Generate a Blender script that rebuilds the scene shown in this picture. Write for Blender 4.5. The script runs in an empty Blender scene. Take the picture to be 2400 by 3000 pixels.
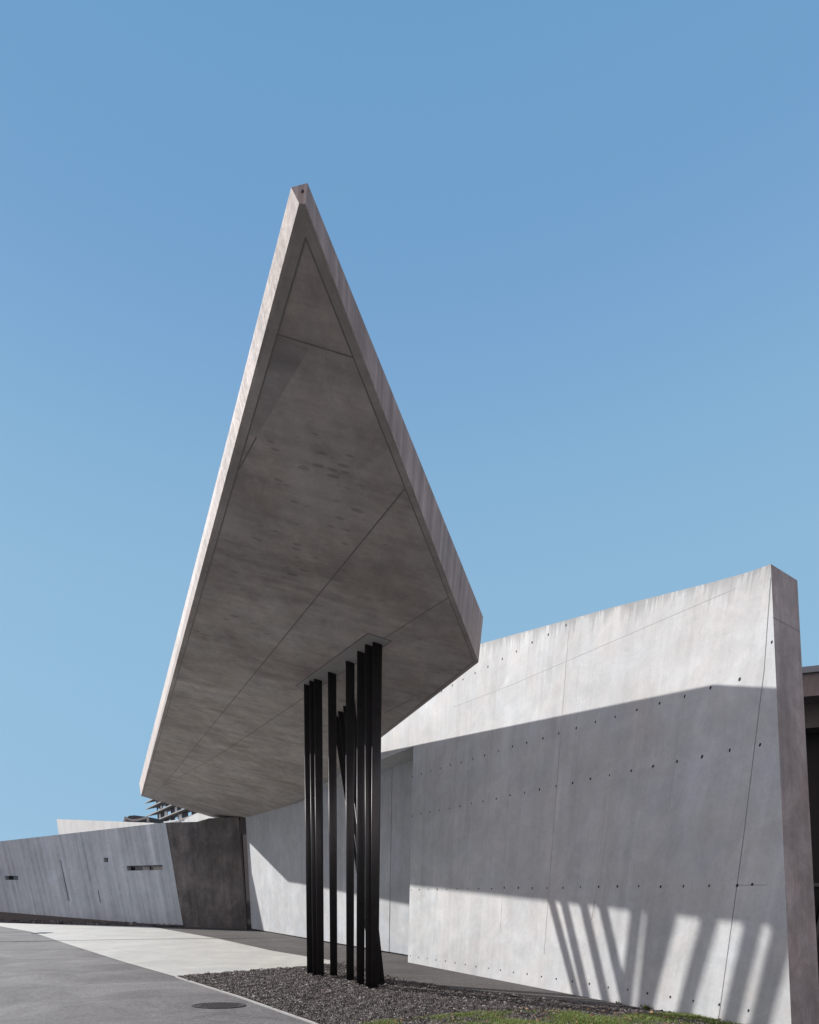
import bpy, math, random
import numpy as np
from mathutils import Vector, Matrix
D = {
    'cam': {'f': 1500.0, 'px': 1043.0, 'py': 3026.54098, 'pit': -0.26529},
    'az': 1.02974,
    'el': 0.43459,
    'nW': [-0.87196, -0.48958, 0.0],
    'tW': [0.48958, -0.87196, 0.0],
    'door_far': [-4.832, 24.11, 0.0],
    'door_near': [1.352, 13.572, 0.0],
    'nD': [-0.86248, -0.50609, 0.0],
    'w_tr': [4.474, 6.652, 5.033],
    'w_edge0': [1.171, 12.535, 4.808],
    'w_c0': [1.173, 12.53, 4.692],
    'w_tl': [2.191, 10.718, 5.935],
    'w_br': [5.014, 5.692, 0.0],
    'w_bl': [1.254, 12.387, 0.0],
    'we_top': [5.01, 6.953, 5.038],
    'we_bot': [5.68, 6.066, -0.107],
    'c_T': [-0.319, 4.289, 5.603],
    'c_Cb': [1.76, 8.492, 4.812],
    'c_M': [-6.606, 25.855, 5.035],
    'c_L': [-9.424, 24.378, 5.743],
    'c_R2': [-2.277, 19.96, 4.652],
    'c_R1': [-4.768, 24.321, 4.789],
    'b_fl': [-32.628, 48.191, 0.0],
    'b_fc': [-8.649, 26.134, 0.0],
    'wall_top': [[1.987, 5.915], [4.677, 5.399], [5.356, 5.257], [5.938, 5.134], [6.3, 5.066], [6.441, 5.045], [6.577, 5.033]],
    's_J1': [[0.458, 6.02, 5.293], [-7.275, 21.166, 5.578]],
    's_J2': [[1.117, 7.322, 5.045], [0.392, 8.475, 5.095]],
    's_J2b': [[-0.242, 9.693, 5.12], [-3.593, 15.403, 5.317], [-7.838, 22.131, 5.61]],
    's_J3': [[0.961, 10.043, 4.842], [0.524, 10.827, 4.865]],
    's_J0': [[-0.593, 5.01, 5.597], [-0.013, 5.027, 5.476]],
    's_dark': [[-0.615, 5.019, 5.601], [-0.356, 5.053, 5.545], [-0.901, 5.881, 5.586], [-0.994, 5.871, 5.605]],
    's_J0c': [[-0.901, 5.881, 5.586], [-1.143, 6.269, 5.602]],
    's_head': [[-1.082, 10.543, 5.22], [0.168, 8.436, 5.144], [0.505, 8.487, 5.071], [-0.867, 10.734, 5.159]],
    'g_slab': [[-21.515, 29.885], [-14.063, 22.576], [-9.867, 17.462], [-5.645, 12.451], [-3.546, 10.084], [-2.462, 10.722], [-0.344, 12.015], [-0.663, 12.782], [-2.398, 14.906], [-5.062, 19.089], [-10.222, 26.134], [-22.302, 30.994]],
    'g_strip': [[-22.166, 30.246], [-20.345, 29.885], [-10.222, 26.134], [-8.561, 25.863]],
    'g_drain': [[-12.617, 17.843], [-7.986, 18.87], [-2.632, 19.621], [-2.592, 19.314], [-7.839, 18.515], [-12.397, 17.525]],
    'g_gravel': [[-3.546, 10.084], [-2.462, 10.722], [-0.344, 12.015], [0.054, 11.665], [0.571, 10.127], [1.061, 9.439], [1.681, 8.672], [2.509, 8.099], [3.341, 7.471], [4.307, 6.866], [4.679, 6.512], [4.161, 4.923], [0.175, 4.329], [-0.514, 6.329], [-1.883, 8.099]],
    'g_kerb': [[-3.546, 10.084], [-1.883, 8.099], [-0.514, 6.329], [0.203, 5.096]],
    'g_grassback': [[-0.055, 6.123], [0.292, 6.329], [0.75, 6.549], [1.418, 6.744], [2.171, 6.95], [3.095, 6.887], [3.898, 6.805], [4.395, 6.704], [4.698, 6.475], [4.856, 6.09]],
    'g_manhole': [[-2.479, 7.495], [-1.546, 7.495], [-2.062, 7.721], [-1.957, 7.305]],
    'col_b': [[-0.928, 10.408, 0.0], [-0.788, 10.119, 0.0], [-0.702, 10.059, 0.0], [-0.441, 10.108, 0.0], [-0.11, 9.585, 0.0], [0.08, 9.075, 0.0], [0.237, 8.787, 0.0], [0.319, 8.76, 0.0], [0.394, 9.617, 0.0], [0.404, 9.542, 0.0], [0.427, 9.316, 0.0], [0.454, 9.104, 0.0]],
    'col_t': [[-0.857, 10.425, 5.184], [-0.746, 10.244, 5.177], [-0.655, 10.136, 5.167], [-0.397, 9.789, 5.144], [-0.091, 9.317, 5.122], [0.088, 8.964, 5.115], [0.2, 8.738, 5.112], [0.311, 8.634, 5.098], [-0.4, 11.474, 4.999], [-0.278, 11.21, 4.997], [-0.174, 10.923, 5.0], [-0.088, 10.664, 5.005]],
    'wC0': [-8.703, 26.299, 0.0],
    'wing_n': [-0.39028, -0.92066, -0.00873],
    'wC1': [-9.172, 26.452, 4.915],
    'wF0': [-21.463, 31.703, 0.557],
    'wF1': [-20.421, 31.224, 4.51],
    'wG0': [-48.213, 43.032, 1.733],
    'wG1': [-47.179, 42.577, 3.455],
    'win_a': [[-20.557, 31.3, 2.621], [-19.467, 30.838, 2.606], [-19.495, 30.852, 2.38], [-20.588, 31.315, 2.392]],
    'win_b': [[-13.16, 28.156, 3.42], [-12.862, 28.03, 3.412], [-12.898, 28.047, 3.194], [-13.186, 28.169, 3.201]],
    'win_c': [[-11.754, 27.565, 2.984], [-9.582, 26.644, 2.986], [-9.591, 26.65, 2.745], [-11.746, 27.563, 2.75]],
    'slit_a': [[-16.165, 29.431, 3.379], [-16.092, 29.4, 3.377], [-15.886, 29.333, 1.235], [-15.989, 29.376, 1.216]],
    'slit_b': [[-13.833, 28.457, 1.794], [-13.767, 28.429, 1.776], [-13.712, 28.412, 1.157], [-13.784, 28.443, 1.139]],
    'rE0': [-5.069, 24.11, 0.0],
    'rE1': [-5.145, 24.155, 4.697],
    'parapet': [[-29.568, 54.342, 8.725], [-14.084, 38.213, 6.367], [-14.115, 38.245, 5.726], [-29.736, 54.517, 7.161]],
    'tri': [[-9.691, 30.353, 5.457], [-8.211, 28.671, 5.673], [-6.961, 27.252, 5.236], [-8.383, 28.867, 5.151], [-9.495, 30.13, 5.359]],
    'cop': [[-10.142, 28.898, 5.264], [-8.824, 27.4, 5.177], [-8.831, 27.408, 5.13], [-10.036, 28.777, 5.173]],
    'glass': [[-5.136, 24.11, 4.678], [-4.728, 24.11, 4.747]],
    'tw0': [-57.271, 150.0, 22.65],
    'tw_d': [0.58218, -0.81306, -0.0],
    'tw_n': [-0.81306, -0.58218, 0.0],
    'droof': [[-38.282, 89.457, 12.692], [-37.951, 89.353, 12.919], [-36.647, 88.941, 13.759], [-35.612, 88.614, 13.797], [-33.611, 87.982, 13.511], [-32.555, 87.649, 13.313], [-32.583, 87.658, 12.468]],
    'rail': [[-37.056, 88.407, 12.755], [-36.916, 88.363, 13.465], [-36.486, 88.227, 13.15], [-35.774, 88.002, 12.966], [-34.9, 87.726, 12.931], [-34.013, 87.446, 13.048], [-32.829, 87.072, 13.293], [-32.87, 87.085, 12.59]],
    'fa': [5.555, 7.333, 4.311],
    'fb': [5.567, 7.329, 4.243],
    'fcc': [5.626, 7.31, 3.99],
    'fd': [5.634, 7.308, 3.948]}
sc = bpy.context.scene
# ---------------------------------------------------------------- camera
cd = bpy.data.cameras.new("camera"); cam = bpy.data.objects.new("camera", cd)
sc.collection.objects.link(cam); sc.camera = cam
cam.location = (0, 0, 1.6)
cam.rotation_euler = (math.pi/2 + D['cam']['pit'], 0, 0)
cd.sensor_fit = 'HORIZONTAL'; cd.sensor_width = 36.0
cd.lens = D['cam']['f']/2400*36.0
cd.shift_x = (1200 - D['cam']['px'])/2400
cd.shift_y = (D['cam']['py'] - 1500)/2400
cd.clip_start = 0.05; cd.clip_end = 3000
# ---------------------------------------------------------------- light
AZ, EL = D['az'], D['el']
SKY = 0.11; SUN = 4.6
w = bpy.data.worlds.new("World"); sc.world = w; w.use_nodes = True
nt = w.node_tree; nt.nodes.clear()
def N(nt, t, **k):
    n = nt.nodes.new(t)
    for a, b in k.items(): setattr(n, a, b)
    return n
bg = N(nt, 'ShaderNodeBackground'); out = N(nt, 'ShaderNodeOutputWorld')
sky = N(nt, 'ShaderNodeTexSky', sky_type='NISHITA', sun_disc=False, sun_elevation=EL)
sky.sun_rotation = math.atan2(-math.sin(AZ), math.cos(AZ))
sky.air_density = 1.0; sky.dust_density = 0.6; sky.ozone_density = 1.6
# clear even blue by height above the horizon, a little of the sun-side brightening kept
tc = N(nt, 'ShaderNodeTexCoord'); sx = N(nt, 'ShaderNodeSeparateXYZ'); nt.links.new(tc.outputs['Generated'], sx.inputs[0])
cr = N(nt, 'ShaderNodeValToRGB'); nt.links.new(sx.outputs[2], cr.inputs[0])
def s2l(c): return tuple((x/255/12.92 if x/255 <= .04045 else ((x/255+.055)/1.055)**2.4) for x in c)
stops = [(0, (146, 187, 218)), (.30, (145, 187, 218)), (.42, (142, 184, 216)), (.53, (133, 177, 213)), (.60, (124, 168, 210)), (.66, (116, 162, 206)), (.75, (109, 158, 202)), (1, (90, 140, 190))]
el = cr.color_ramp.elements; el[0].position = 0; el[0].color = (*s2l(stops[0][1]), 1); el[1].position = 1; el[1].color = (*s2l(stops[-1][1]), 1)
for p, c in stops[1:-1]: e = el.new(p); e.color = (*s2l(c), 1)
vm = N(nt, 'ShaderNodeVectorMath', operation='SCALE'); nt.links.new(cr.outputs[0], vm.inputs[0]); vm.inputs['Scale'].default_value = 1/(SKY*2**.6)
mxs = N(nt, 'ShaderNodeMix', data_type='RGBA'); mxs.inputs[0].default_value = .97
nt.links.new(sky.outputs[0], mxs.inputs[6]); nt.links.new(vm.outputs[0], mxs.inputs[7])
# added pale brightness in the unseen sky behind the camera, lifts the shaded faces
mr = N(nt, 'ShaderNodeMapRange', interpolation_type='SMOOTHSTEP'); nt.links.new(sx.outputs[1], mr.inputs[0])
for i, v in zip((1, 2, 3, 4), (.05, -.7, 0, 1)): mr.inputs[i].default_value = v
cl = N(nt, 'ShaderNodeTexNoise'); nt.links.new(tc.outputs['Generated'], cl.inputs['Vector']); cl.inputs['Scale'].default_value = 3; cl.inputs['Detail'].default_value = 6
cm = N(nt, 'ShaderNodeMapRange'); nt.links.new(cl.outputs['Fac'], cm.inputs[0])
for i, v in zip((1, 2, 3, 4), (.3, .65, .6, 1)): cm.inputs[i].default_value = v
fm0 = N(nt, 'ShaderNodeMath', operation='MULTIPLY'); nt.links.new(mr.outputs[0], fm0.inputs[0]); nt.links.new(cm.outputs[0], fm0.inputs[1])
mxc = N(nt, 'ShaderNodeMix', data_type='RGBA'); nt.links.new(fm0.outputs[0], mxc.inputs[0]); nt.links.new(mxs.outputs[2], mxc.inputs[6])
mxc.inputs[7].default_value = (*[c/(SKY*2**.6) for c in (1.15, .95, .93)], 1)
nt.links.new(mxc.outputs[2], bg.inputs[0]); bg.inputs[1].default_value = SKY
nt.links.new(bg.outputs[0], out.inputs[0])
sl = bpy.data.lights.new("sun", 'SUN'); so = bpy.data.objects.new("sun", sl)
sc.collection.objects.link(so)
sl.energy = SUN; sl.angle = math.radians(0.55); sl.color = (1.0, 0.965, 0.92)
sdir = Vector((math.sin(AZ)*math.cos(EL), -math.cos(AZ)*math.cos(EL), -math.sin(EL)))
so.rotation_euler = sdir.to_track_quat('-Z', 'Y').to_euler(); so.location = (-20, 15, 30)
sc.view_settings.view_transform = 'Standard'; sc.view_settings.look = 'None'
sc.view_settings.exposure = 0.6; sc.view_settings.gamma = 1.0
sc.render.engine = 'CYCLES'
# ---------------------------------------------------------------- helpers
V = Vector
nW = V(D['nW']); tW = V(D['tW']); A = V(D['w_bl']); nD = V(D['nD'])
def tag(o, label=None, cat=None, group=None, kind=None):
    if label: o['label'] = label
    if cat: o['category'] = cat
    if group: o['group'] = group
    if kind: o['kind'] = kind
    return o
def empty(name, loc=(0, 0, 0)):
    o = bpy.data.objects.new(name, None); sc.collection.objects.link(o)
    o.location = loc; o.empty_display_size = .3; return o
def set_uv(me, up=None, rot=0.0):
    """planar UVs in metres on each face: u level, v up the face"""
    uv = me.uv_layers.new(name='UVMap'); cr, sr = math.cos(rot), math.sin(rot)
    for p in me.polygons:
        n = p.normal
        flat = abs(n.z) > .75
        if flat: u = V((1, 0, 0)); v = V((0, 1, 0))
        else:
            u = V((0, 0, 1)).cross(n).normalized(); v = n.cross(u).normalized()
        if up is not None and abs(n.z) <= .75:
            v = (up - n*up.dot(n)).normalized(); u = v.cross(n).normalized()
        for li in p.loop_indices:
            co = me.vertices[me.loops[li].vertex_index].co
            a, b = co.dot(u), co.dot(v)
            uv.data[li].uv = (a*cr - b*sr, a*sr + b*cr) if flat else (a, b)
def mesh(name, verts, faces, mats, parent=None, fm=None, up=None, rot=0.0, smooth=False):
    me = bpy.data.meshes.new(name)
    vs = [V(v) for v in verts]
    me.from_pydata([tuple(v) for v in vs], [], faces)
    if not isinstance(mats, (list, tuple)): mats = [mats]
    for m in mats: me.materials.append(m)
    me.update()
    if fm:
        for p, k in zip(me.polygons, fm): p.material_index = k
    set_uv(me, up, rot)
    if smooth:
        for p in me.polygons: p.use_smooth = True
    o = bpy.data.objects.new(name, me); sc.collection.objects.link(o)
    if parent is not None:
        o.parent = parent; o.matrix_parent_inverse = Matrix.Translation(-V(parent.location))
    return o
class MB:
    def __init__(s): s.v = []; s.f = []; s.m = []
    def add(s, v, f, m=0):
        k = len(s.v); s.v += [V(a) for a in v]; s.f += [tuple(i+k for i in q) for q in f]; s.m += [m]*len(f)
    def prism(s, a, b, m=0):
        """solid between outlines a and b (same count)"""
        n = len(a); a = [V(p) for p in a]; b = [V(p) for p in b]
        f = [tuple(range(n))[::-1], tuple(range(n, 2*n))] + [(i, (i+1) % n, n+(i+1) % n, n+i) for i in range(n)]
        # orient outward
        nrm = V((0, 0, 0))
        for i in range(n): nrm += a[i].cross(a[(i+1) % n])
        mv = sum(((b[i]-a[i]) for i in range(n)), V())
        if nrm.dot(mv) < 0: f = [q[::-1] for q in f]
        s.add(a+b, f, m)
    def box(s, o, x, y, z, m=0):
        o, x, y, z = V(o), V(x), V(y), V(z)
        s.prism([o, o+x, o+x+y, o+y], [o+z, o+x+z, o+x+y+z, o+y+z], m)
    def bar(s, p, q, wdt, hgt, nrm, m=0):
        """flat strip from p to q, width wdt, proud by hgt along nrm"""
        p, q, nrm = V(p), V(q), V(nrm).normalized(); d = (q-p).normalized(); x = d.cross(nrm).normalized()*wdt/2
        b = nrm*0.002; t = nrm*hgt
        s.prism([p-x-b, p+x-b, q+x-b, q-x-b], [p-x+t, p+x+t, q+x+t, q-x+t], m)
    def disc(s, c, u, v, ru, rv, nrm, m=0, n=10):
        c, u, v, nrm = V(c), V(u), V(v), V(nrm)
        k = [c+u*ru*math.cos(2*math.pi*i/n)+v*rv*math.sin(2*math.pi*i/n) for i in range(n)]
        s.prism([p-nrm*.002 for p in k], [p+nrm*.0025 for p in k], m)
    def build(s, name, mats, parent=None, **k): return mesh(name, s.v, s.f, mats, parent, fm=s.m, **k)
def sheet(name, pts, z, mat, parent=None):
    return mesh(name, [(p[0], p[1], z) for p in pts], [tuple(range(len(pts)))], mat, parent)
def struct(o): o['kind'] = 'structure'; return o
# ---------------------------------------------------------------- materials
def mix(nt, fac, a, b, blend='MIX'):
    n = N(nt, 'ShaderNodeMix', data_type='RGBA', blend_type=blend); n.clamp_factor = True
    for s_, v in ((0, fac), (6, a), (7, b)):
        if isinstance(v, bpy.types.NodeSocket): nt.links.new(v, n.inputs[s_])
        else: n.inputs[s_].default_value = v if s_ == 0 else (*v, 1)
    return n.outputs[2]
def noise(nt, vec, scale, detail=6, rough=.6, dist=0):
    n = N(nt, 'ShaderNodeTexNoise'); n.inputs['Scale'].default_value = scale
    n.inputs['Detail'].default_value = detail; n.inputs['Roughness'].default_value = rough
    n.inputs['Distortion'].default_value = dist
    nt.links.new(vec, n.inputs['Vector']); return n.outputs['Fac']
def ramp(nt, fac, a, b, va=0., vb=1.):
    n = N(nt, 'ShaderNodeMapRange'); nt.links.new(fac, n.inputs[0])
    for i, v in zip((1, 2, 3, 4), (a, b, va, vb)): n.inputs[i].default_value = v
    return n.outputs[0]
def math_(nt, op, a, b=None):
    n = N(nt, 'ShaderNodeMath', operation=op)
    for i, v in ((0, a), (1, b)):
        if v is None: continue
        if isinstance(v, bpy.types.NodeSocket): nt.links.new(v, n.inputs[i])
        else: n.inputs[i].default_value = v
    return n.outputs[0]
def mapping(nt, vec, scale=(1, 1, 1), rot=0, loc=(0, 0, 0)):
    n = N(nt, 'ShaderNodeMapping'); n.inputs['Scale'].default_value = scale
    n.inputs['Rotation'].default_value = (0, 0, rot); n.inputs['Location'].default_value = loc
    nt.links.new(vec, n.inputs['Vector']); return n.outputs[0]
def newmat(name):
    m = bpy.data.materials.new(name); m.use_nodes = True; nt = m.node_tree
    return m, nt, nt.nodes['Principled BSDF']
def scale_col(c, k): return tuple(min(1, x*k) for x in c)
def concrete(name, col, cloud=.22, streak=.15, board=0., boardw=.12, spots=0., tint=(1, 1, 1), rough=.75,
             srot=0., sfreq=9., slen=.35, top_stain=None, pocks=0., pores=0., blot=0., spec=.35, rough_var=.1, soften=1.):
    m, nt, b = newmat(name)
    uvn = N(nt, 'ShaderNodeUVMap'); uv = uvn.outputs[0]
    obj = N(nt, 'ShaderNodeTexCoord').outputs['Object']
    dark = scale_col([c*t for c, t in zip(col, tint)], 1-cloud*1.7); light = scale_col(col, 1+cloud*.5)
    c1 = ramp(nt, noise(nt, obj, .75, 8, .62, .4), .32, .68)
    c = mix(nt, c1, dark, light)
    c2 = ramp(nt, noise(nt, obj, 3.3, 9, .7), .35, .7, 1-cloud*.9, 1+cloud*.35)
    h = noise(nt, obj, 38, 6, .75)
    c3 = ramp(nt, h, .3, .75, 1-.09*soften, 1+.06*soften)
    v = math_(nt, 'MULTIPLY', c2, c3)
    # water and formwork streaks along v
    if streak:
        st = noise(nt, mapping(nt, uv, (sfreq, slen, 1), srot), 1.0, 5, .65, .15)
        st2 = noise(nt, mapping(nt, uv, (sfreq*3.7, slen*1.6, 1), srot, (3.1, 7, 0)), 1.0, 3, .6)
        msk = ramp(nt, noise(nt, mapping(nt, uv, (.9, .45, 1), srot, (9, 2, 0)), 1, 4, .6), .35, .65)
        s1 = ramp(nt, st, .36, .66, 1-streak, 1+streak*.35)
        s2 = ramp(nt, st2, .3, .7, 1-streak*.45, 1+streak*.2)
        sm = math_(nt, 'MULTIPLY', s1, s2)
        n = N(nt, 'ShaderNodeMix', data_type='FLOAT'); nt.links.new(msk, n.inputs[0]); n.inputs[2].default_value = 1.
        nt.links.new(sm, n.inputs[3]); v = math_(nt, 'MULTIPLY', v, math_(nt, 'ADD', math_(nt, 'MULTIPLY', n.outputs[0], .6), math_(nt, 'MULTIPLY', sm, .4)))
    if blot:   # sharper-edged cement patches
        q = noise(nt, mapping(nt, obj, (1, 1, .75), 0, (4, 8, 1)), 1.9, 10, .74, .9)
        v = math_(nt, 'MULTIPLY', v, ramp(nt, q, .44, .60, 1-blot, 1+blot*.45))
        q = noise(nt, mapping(nt, obj, (1, 1, 1), 0, (1, 3, 9)), 6.5, 8, .8, .4)
        v = math_(nt, 'MULTIPLY', v, ramp(nt, q, .40, .64, 1-blot*.6, 1+blot*.3))
    if pores:
        vp = N(nt, 'ShaderNodeTexVoronoi'); vp.inputs['Scale'].default_value = 26; nt.links.new(obj, vp.inputs['Vector'])
        wn_ = N(nt, 'ShaderNodeSeparateColor'); nt.links.new(vp.outputs['Color'], wn_.inputs[0])
        rad = math_(nt, 'MULTIPLY', wn_.outputs[0], .20)
        hit_ = math_(nt, 'LESS_THAN', vp.outputs['Distance'], math_(nt, 'SUBTRACT', rad, .07))
        v = math_(nt, 'MULTIPLY', v, math_(nt, 'SUBTRACT', 1., math_(nt, 'MULTIPLY', hit_, pores)))
    if pocks:
        vp = N(nt, 'ShaderNodeTexVoronoi'); vp.inputs['Scale'].default_value = 1; nt.links.new(mapping(nt, uv, (15, 5, 1)), vp.inputs['Vector'])
        sp_ = N(nt, 'ShaderNodeSeparateColor'); nt.links.new(vp.outputs['Color'], sp_.inputs[0])
        rm = ramp(nt, noise(nt, mapping(nt, uv, (.7, .7, 1), 0, (2, 2, 0)), 1, 3, .5), .45, .62, 0., .34)
        pk = ramp(nt, math_(nt, 'SUBTRACT', math_(nt, 'ADD', vp.outputs['Distance'], math_(nt, 'MULTIPLY', noise(nt, obj, 30, 3, .6), .1)), math_(nt, 'MULTIPLY', sp_.outputs[0], rm)), 0., .12, 1-pocks, 1.)
        v = math_(nt, 'MULTIPLY', v, pk)
    if top_stain:
        k0, ks = top_stain
        dp = N(nt, 'ShaderNodeVectorMath', operation='DOT_PRODUCT'); nt.links.new(obj, dp.inputs[0]); dp.inputs[1].default_value = ks
        dist = math_(nt, 'SUBTRACT', k0, dp.outputs['Value'])
        drip = noise(nt, mapping(nt, uv, (9, .5, 1)), 1., 6, .75)
        ln = ramp(nt, drip,   .42, .72, .006, .55)
        am = ramp(nt, math_(nt, 'DIVIDE', dist, ln), 0., 1., .38, 0.)
        v = math_(nt, 'MULTIPLY', v, math_(nt, 'SUBTRACT', 1., am))
    bh = None
    if board:
        sep = N(nt, 'ShaderNodeSeparateXYZ'); nt.links.new(mapping(nt, uv, (1, 1, 1), srot), sep.inputs[0])
        bx = math_(nt, 'DIVIDE', sep.outputs[0], boardw)
        fl = math_(nt, 'FLOOR', bx)
        wn = N(nt, 'ShaderNodeTexWhiteNoise', noise_dimensions='1D'); nt.links.new(fl, wn.inputs['W'])
        bv = ramp(nt, wn.outputs[0], 0, 1, 1-board, 1+board*.45)
        fr = math_(nt, 'FRACT', bx); edge = math_(nt, 'LESS_THAN', fr, .09)
        wn2 = N(nt, 'ShaderNodeTexWhiteNoise', noise_dimensions='1D'); nt.links.new(math_(nt, 'ADD', fl, 71.3), wn2.inputs['W'])
        ed = math_(nt, 'SUBTRACT', 1., math_(nt, 'MULTIPLY', edge, math_(nt, 'MULTIPLY', wn2.outputs[0], board*1.3)))
        v = math_(nt, 'MULTIPLY', v, math_(nt, 'MULTIPLY', bv, ed)); bh = edge
    if spots:
        vo = N(nt, 'ShaderNodeTexVoronoi'); vo.inputs['Scale'].default_value = 3.2; nt.links.new(obj, vo.inputs['Vector'])
        wob = math_(nt, 'ADD', vo.outputs['Distance'], math_(nt, 'MULTIPLY', noise(nt, obj, 22, 3, .6), .12))
        sp = ramp(nt, wob, .075, .12, 1-spots, 1.)
        v = math_(nt, 'MULTIPLY', v, sp)
        vo2 = N(nt, 'ShaderNodeTexVoronoi'); vo2.inputs['Scale'].default_value = 14; nt.links.new(obj, vo2.inputs['Vector'])
        v = math_(nt, 'MULTIPLY', v, ramp(nt, vo2.outputs['Distance'], .05, .11, 1-spots*.7, 1.))
    cc = mix(nt, 1.0, c, (1, 1, 1), 'MULTIPLY'); comb = N(nt, 'ShaderNodeCombineColor')
    for i in range(3): nt.links.new(v, comb.inputs[i])
    nt.links.new(comb.outputs[0], cc.node.inputs[7])
    # warm and cool drift of the cement
    hue = ramp(nt, noise(nt, mapping(nt, obj, (1, 1, 1), 0, (11, 5, 2)), 1.7, 5, .6), .3, .7)
    cc = mix(nt, 1., cc, mix(nt, hue, (1.03, .995, .965), (.97, 1.0, 1.03)), 'MULTIPLY')
    nt.links.new(cc, b.inputs['Base Color'])
    nt.links.new(ramp(nt, h, .3, .7, rough-rough_var, rough+rough_var), b.inputs['Roughness'])
    b.inputs['Specular IOR Level'].default_value = spec
    bm = N(nt, 'ShaderNodeBump'); bm.inputs['Strength'].default_value = .16; bm.inputs['Distance'].default_value = .01
    hh = math_(nt, 'ADD', math_(nt, 'MULTIPLY', h, .5), noise(nt, obj, 6, 5, .6))
    if bh is not None: hh = math_(nt, 'SUBTRACT', hh, math_(nt, 'MULTIPLY', bh, .5))
    nt.links.new(hh, bm.inputs['Height']); nt.links.new(bm.outputs[0], b.inputs['Normal'])
    return m
def plain(name, col, rough=.6, metal=0., spec=.5, var=.12, sc_=9.):
    m, nt, b = newmat(name)
    obj = N(nt, 'ShaderNodeTexCoord').outputs['Object']
    f = ramp(nt, noise(nt, obj, sc_, 6, .65), .3, .7)
    nt.links.new(mix(nt, f, scale_col(col, 1-var), scale_col(col, 1+var)), b.inputs['Base Color'])
    b.inputs['Roughness'].default_value = rough; b.inputs['Metallic'].default_value = metal
    b.inputs['Specular IOR Level'].default_value = spec
    return m
M = {}
_wt = D['wall_top']; _sl = (_wt[-1][1]-_wt[0][1])/(_wt[-1][0]-_wt[0][0])
_k0 = _wt[0][1]-_sl*_wt[0][0]-_sl*A.dot(tW)
M['wall'] = concrete('smooth_concrete', (.575, .582, .585), cloud=.07, streak=.13, sfreq=4.5, slen=.22, spots=.08, blot=.075, pores=.28, board=.035, boardw=.975, top_stain=(_k0, (-_sl*tW.x, -_sl*tW.y, 1.0)))
M['hole'] = plain('tie_hole_plug', (.03, .03, .035), .9)
M['joint'] = plain('joint_line', (.2, .2, .2), .9)
M['faint'] = plain('faint_joint_line', (.38, .38, .38), .9)
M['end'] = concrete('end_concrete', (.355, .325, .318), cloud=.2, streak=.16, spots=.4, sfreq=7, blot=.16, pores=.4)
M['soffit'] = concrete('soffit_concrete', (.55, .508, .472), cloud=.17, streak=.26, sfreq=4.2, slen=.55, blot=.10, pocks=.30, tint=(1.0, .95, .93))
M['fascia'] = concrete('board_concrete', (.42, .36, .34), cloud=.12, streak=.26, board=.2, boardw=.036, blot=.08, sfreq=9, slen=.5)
M['door'] = concrete('door_panel_concrete', (.48, .495, .515), cloud=.08, streak=.14, sfreq=4, blot=.07, pores=.2)
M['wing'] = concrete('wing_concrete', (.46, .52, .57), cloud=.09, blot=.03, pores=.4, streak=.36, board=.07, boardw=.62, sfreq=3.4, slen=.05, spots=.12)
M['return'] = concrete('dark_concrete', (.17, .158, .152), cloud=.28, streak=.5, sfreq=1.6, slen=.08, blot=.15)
M['pale'] = concrete('pale_concrete', (.56, .56, .55), cloud=.06, streak=.16, sfreq=3, blot=.06)
M['strip'] = concrete('head_panel', (.36, .345, .33), cloud=.05, streak=0)
M['slabc'] = concrete('slab_concrete', (.50, .495, .46), cloud=.09, streak=0, spots=.12, blot=.05, pores=.3)
M['kerb'] = concrete('kerb_concrete', (.38, .37, .36), cloud=.12, streak=0)
# asphalt
def asphalt(name, a, bcol, patch=.5, rough=.9):
    m, nt, b = newmat(name)
    obj = N(nt, 'ShaderNodeTexCoord').outputs['Object']
    c = mix(nt, ramp(nt, noise(nt, mapping(nt, obj, (.8, 1.2, 1), .15), .6, 9, .72, .8), .40, .64), a, bcol)
    sp = math_(nt, 'MULTIPLY', ramp(nt, noise(nt, obj, 75, 5, .85), .34, .68, .5, 1.5), ramp(nt, noise(nt, obj, 30, 2, .7), .36, .64, .8, 1.2))
    sp2 = ramp(nt, noise(nt, obj, 9, 6, .7), .3, .7, .9, 1.1)
    vo = N(nt, 'ShaderNodeTexVoronoi'); vo.inputs['Scale'].default_value = 85; nt.links.new(obj, vo.inputs['Vector'])
    v = math_(nt, 'MULTIPLY', math_(nt, 'MULTIPLY', sp, sp2), ramp(nt, vo.outputs['Distance'], .0, .5, 1.18, .9))
    v2 = N(nt, 'ShaderNodeTexVoronoi'); v2.inputs['Scale'].default_value = 11; nt.links.new(obj, v2.inputs['Vector'])
    v = math_(nt, 'MULTIPLY', v, ramp(nt, v2.outputs['Distance'], .045, .075, .55, 1.))
    crk = noise(nt, mapping(nt, obj, (1, 1, 1), .5), 14, 6, .8)
    v = math_(nt, 'MULTIPLY', v, ramp(nt, crk, .36, .64, .8, 1.2))
    comb = N(nt, 'ShaderNodeCombineColor')
    for i in range(3): nt.links.new(v, comb.inputs[i])
    cc = mix(nt, 1., c, (1, 1, 1), 'MULTIPLY'); nt.links.new(comb.outputs[0], cc.node.inputs[7])
    nt.links.new(cc, b.inputs['Base Color']); b.inputs['Roughness'].default_value = rough
    b.inputs['Specular IOR Level'].default_value = .3
    bm = N(nt, 'ShaderNodeBump'); bm.inputs['Strength'].default_value = .45; bm.inputs['Distance'].default_value = .006
    nt.links.new(vo.outputs['Distance'], bm.inputs['Height']); nt.links.new(bm.outputs[0], b.inputs['Normal'])
    return m
M['asphalt'] = asphalt('asphalt', (.108, .103, .104), (.20, .193, .193))
M['paving'] = asphalt('paving_asphalt', (.07, .063, .061), (.11, .101, .098))
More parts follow.
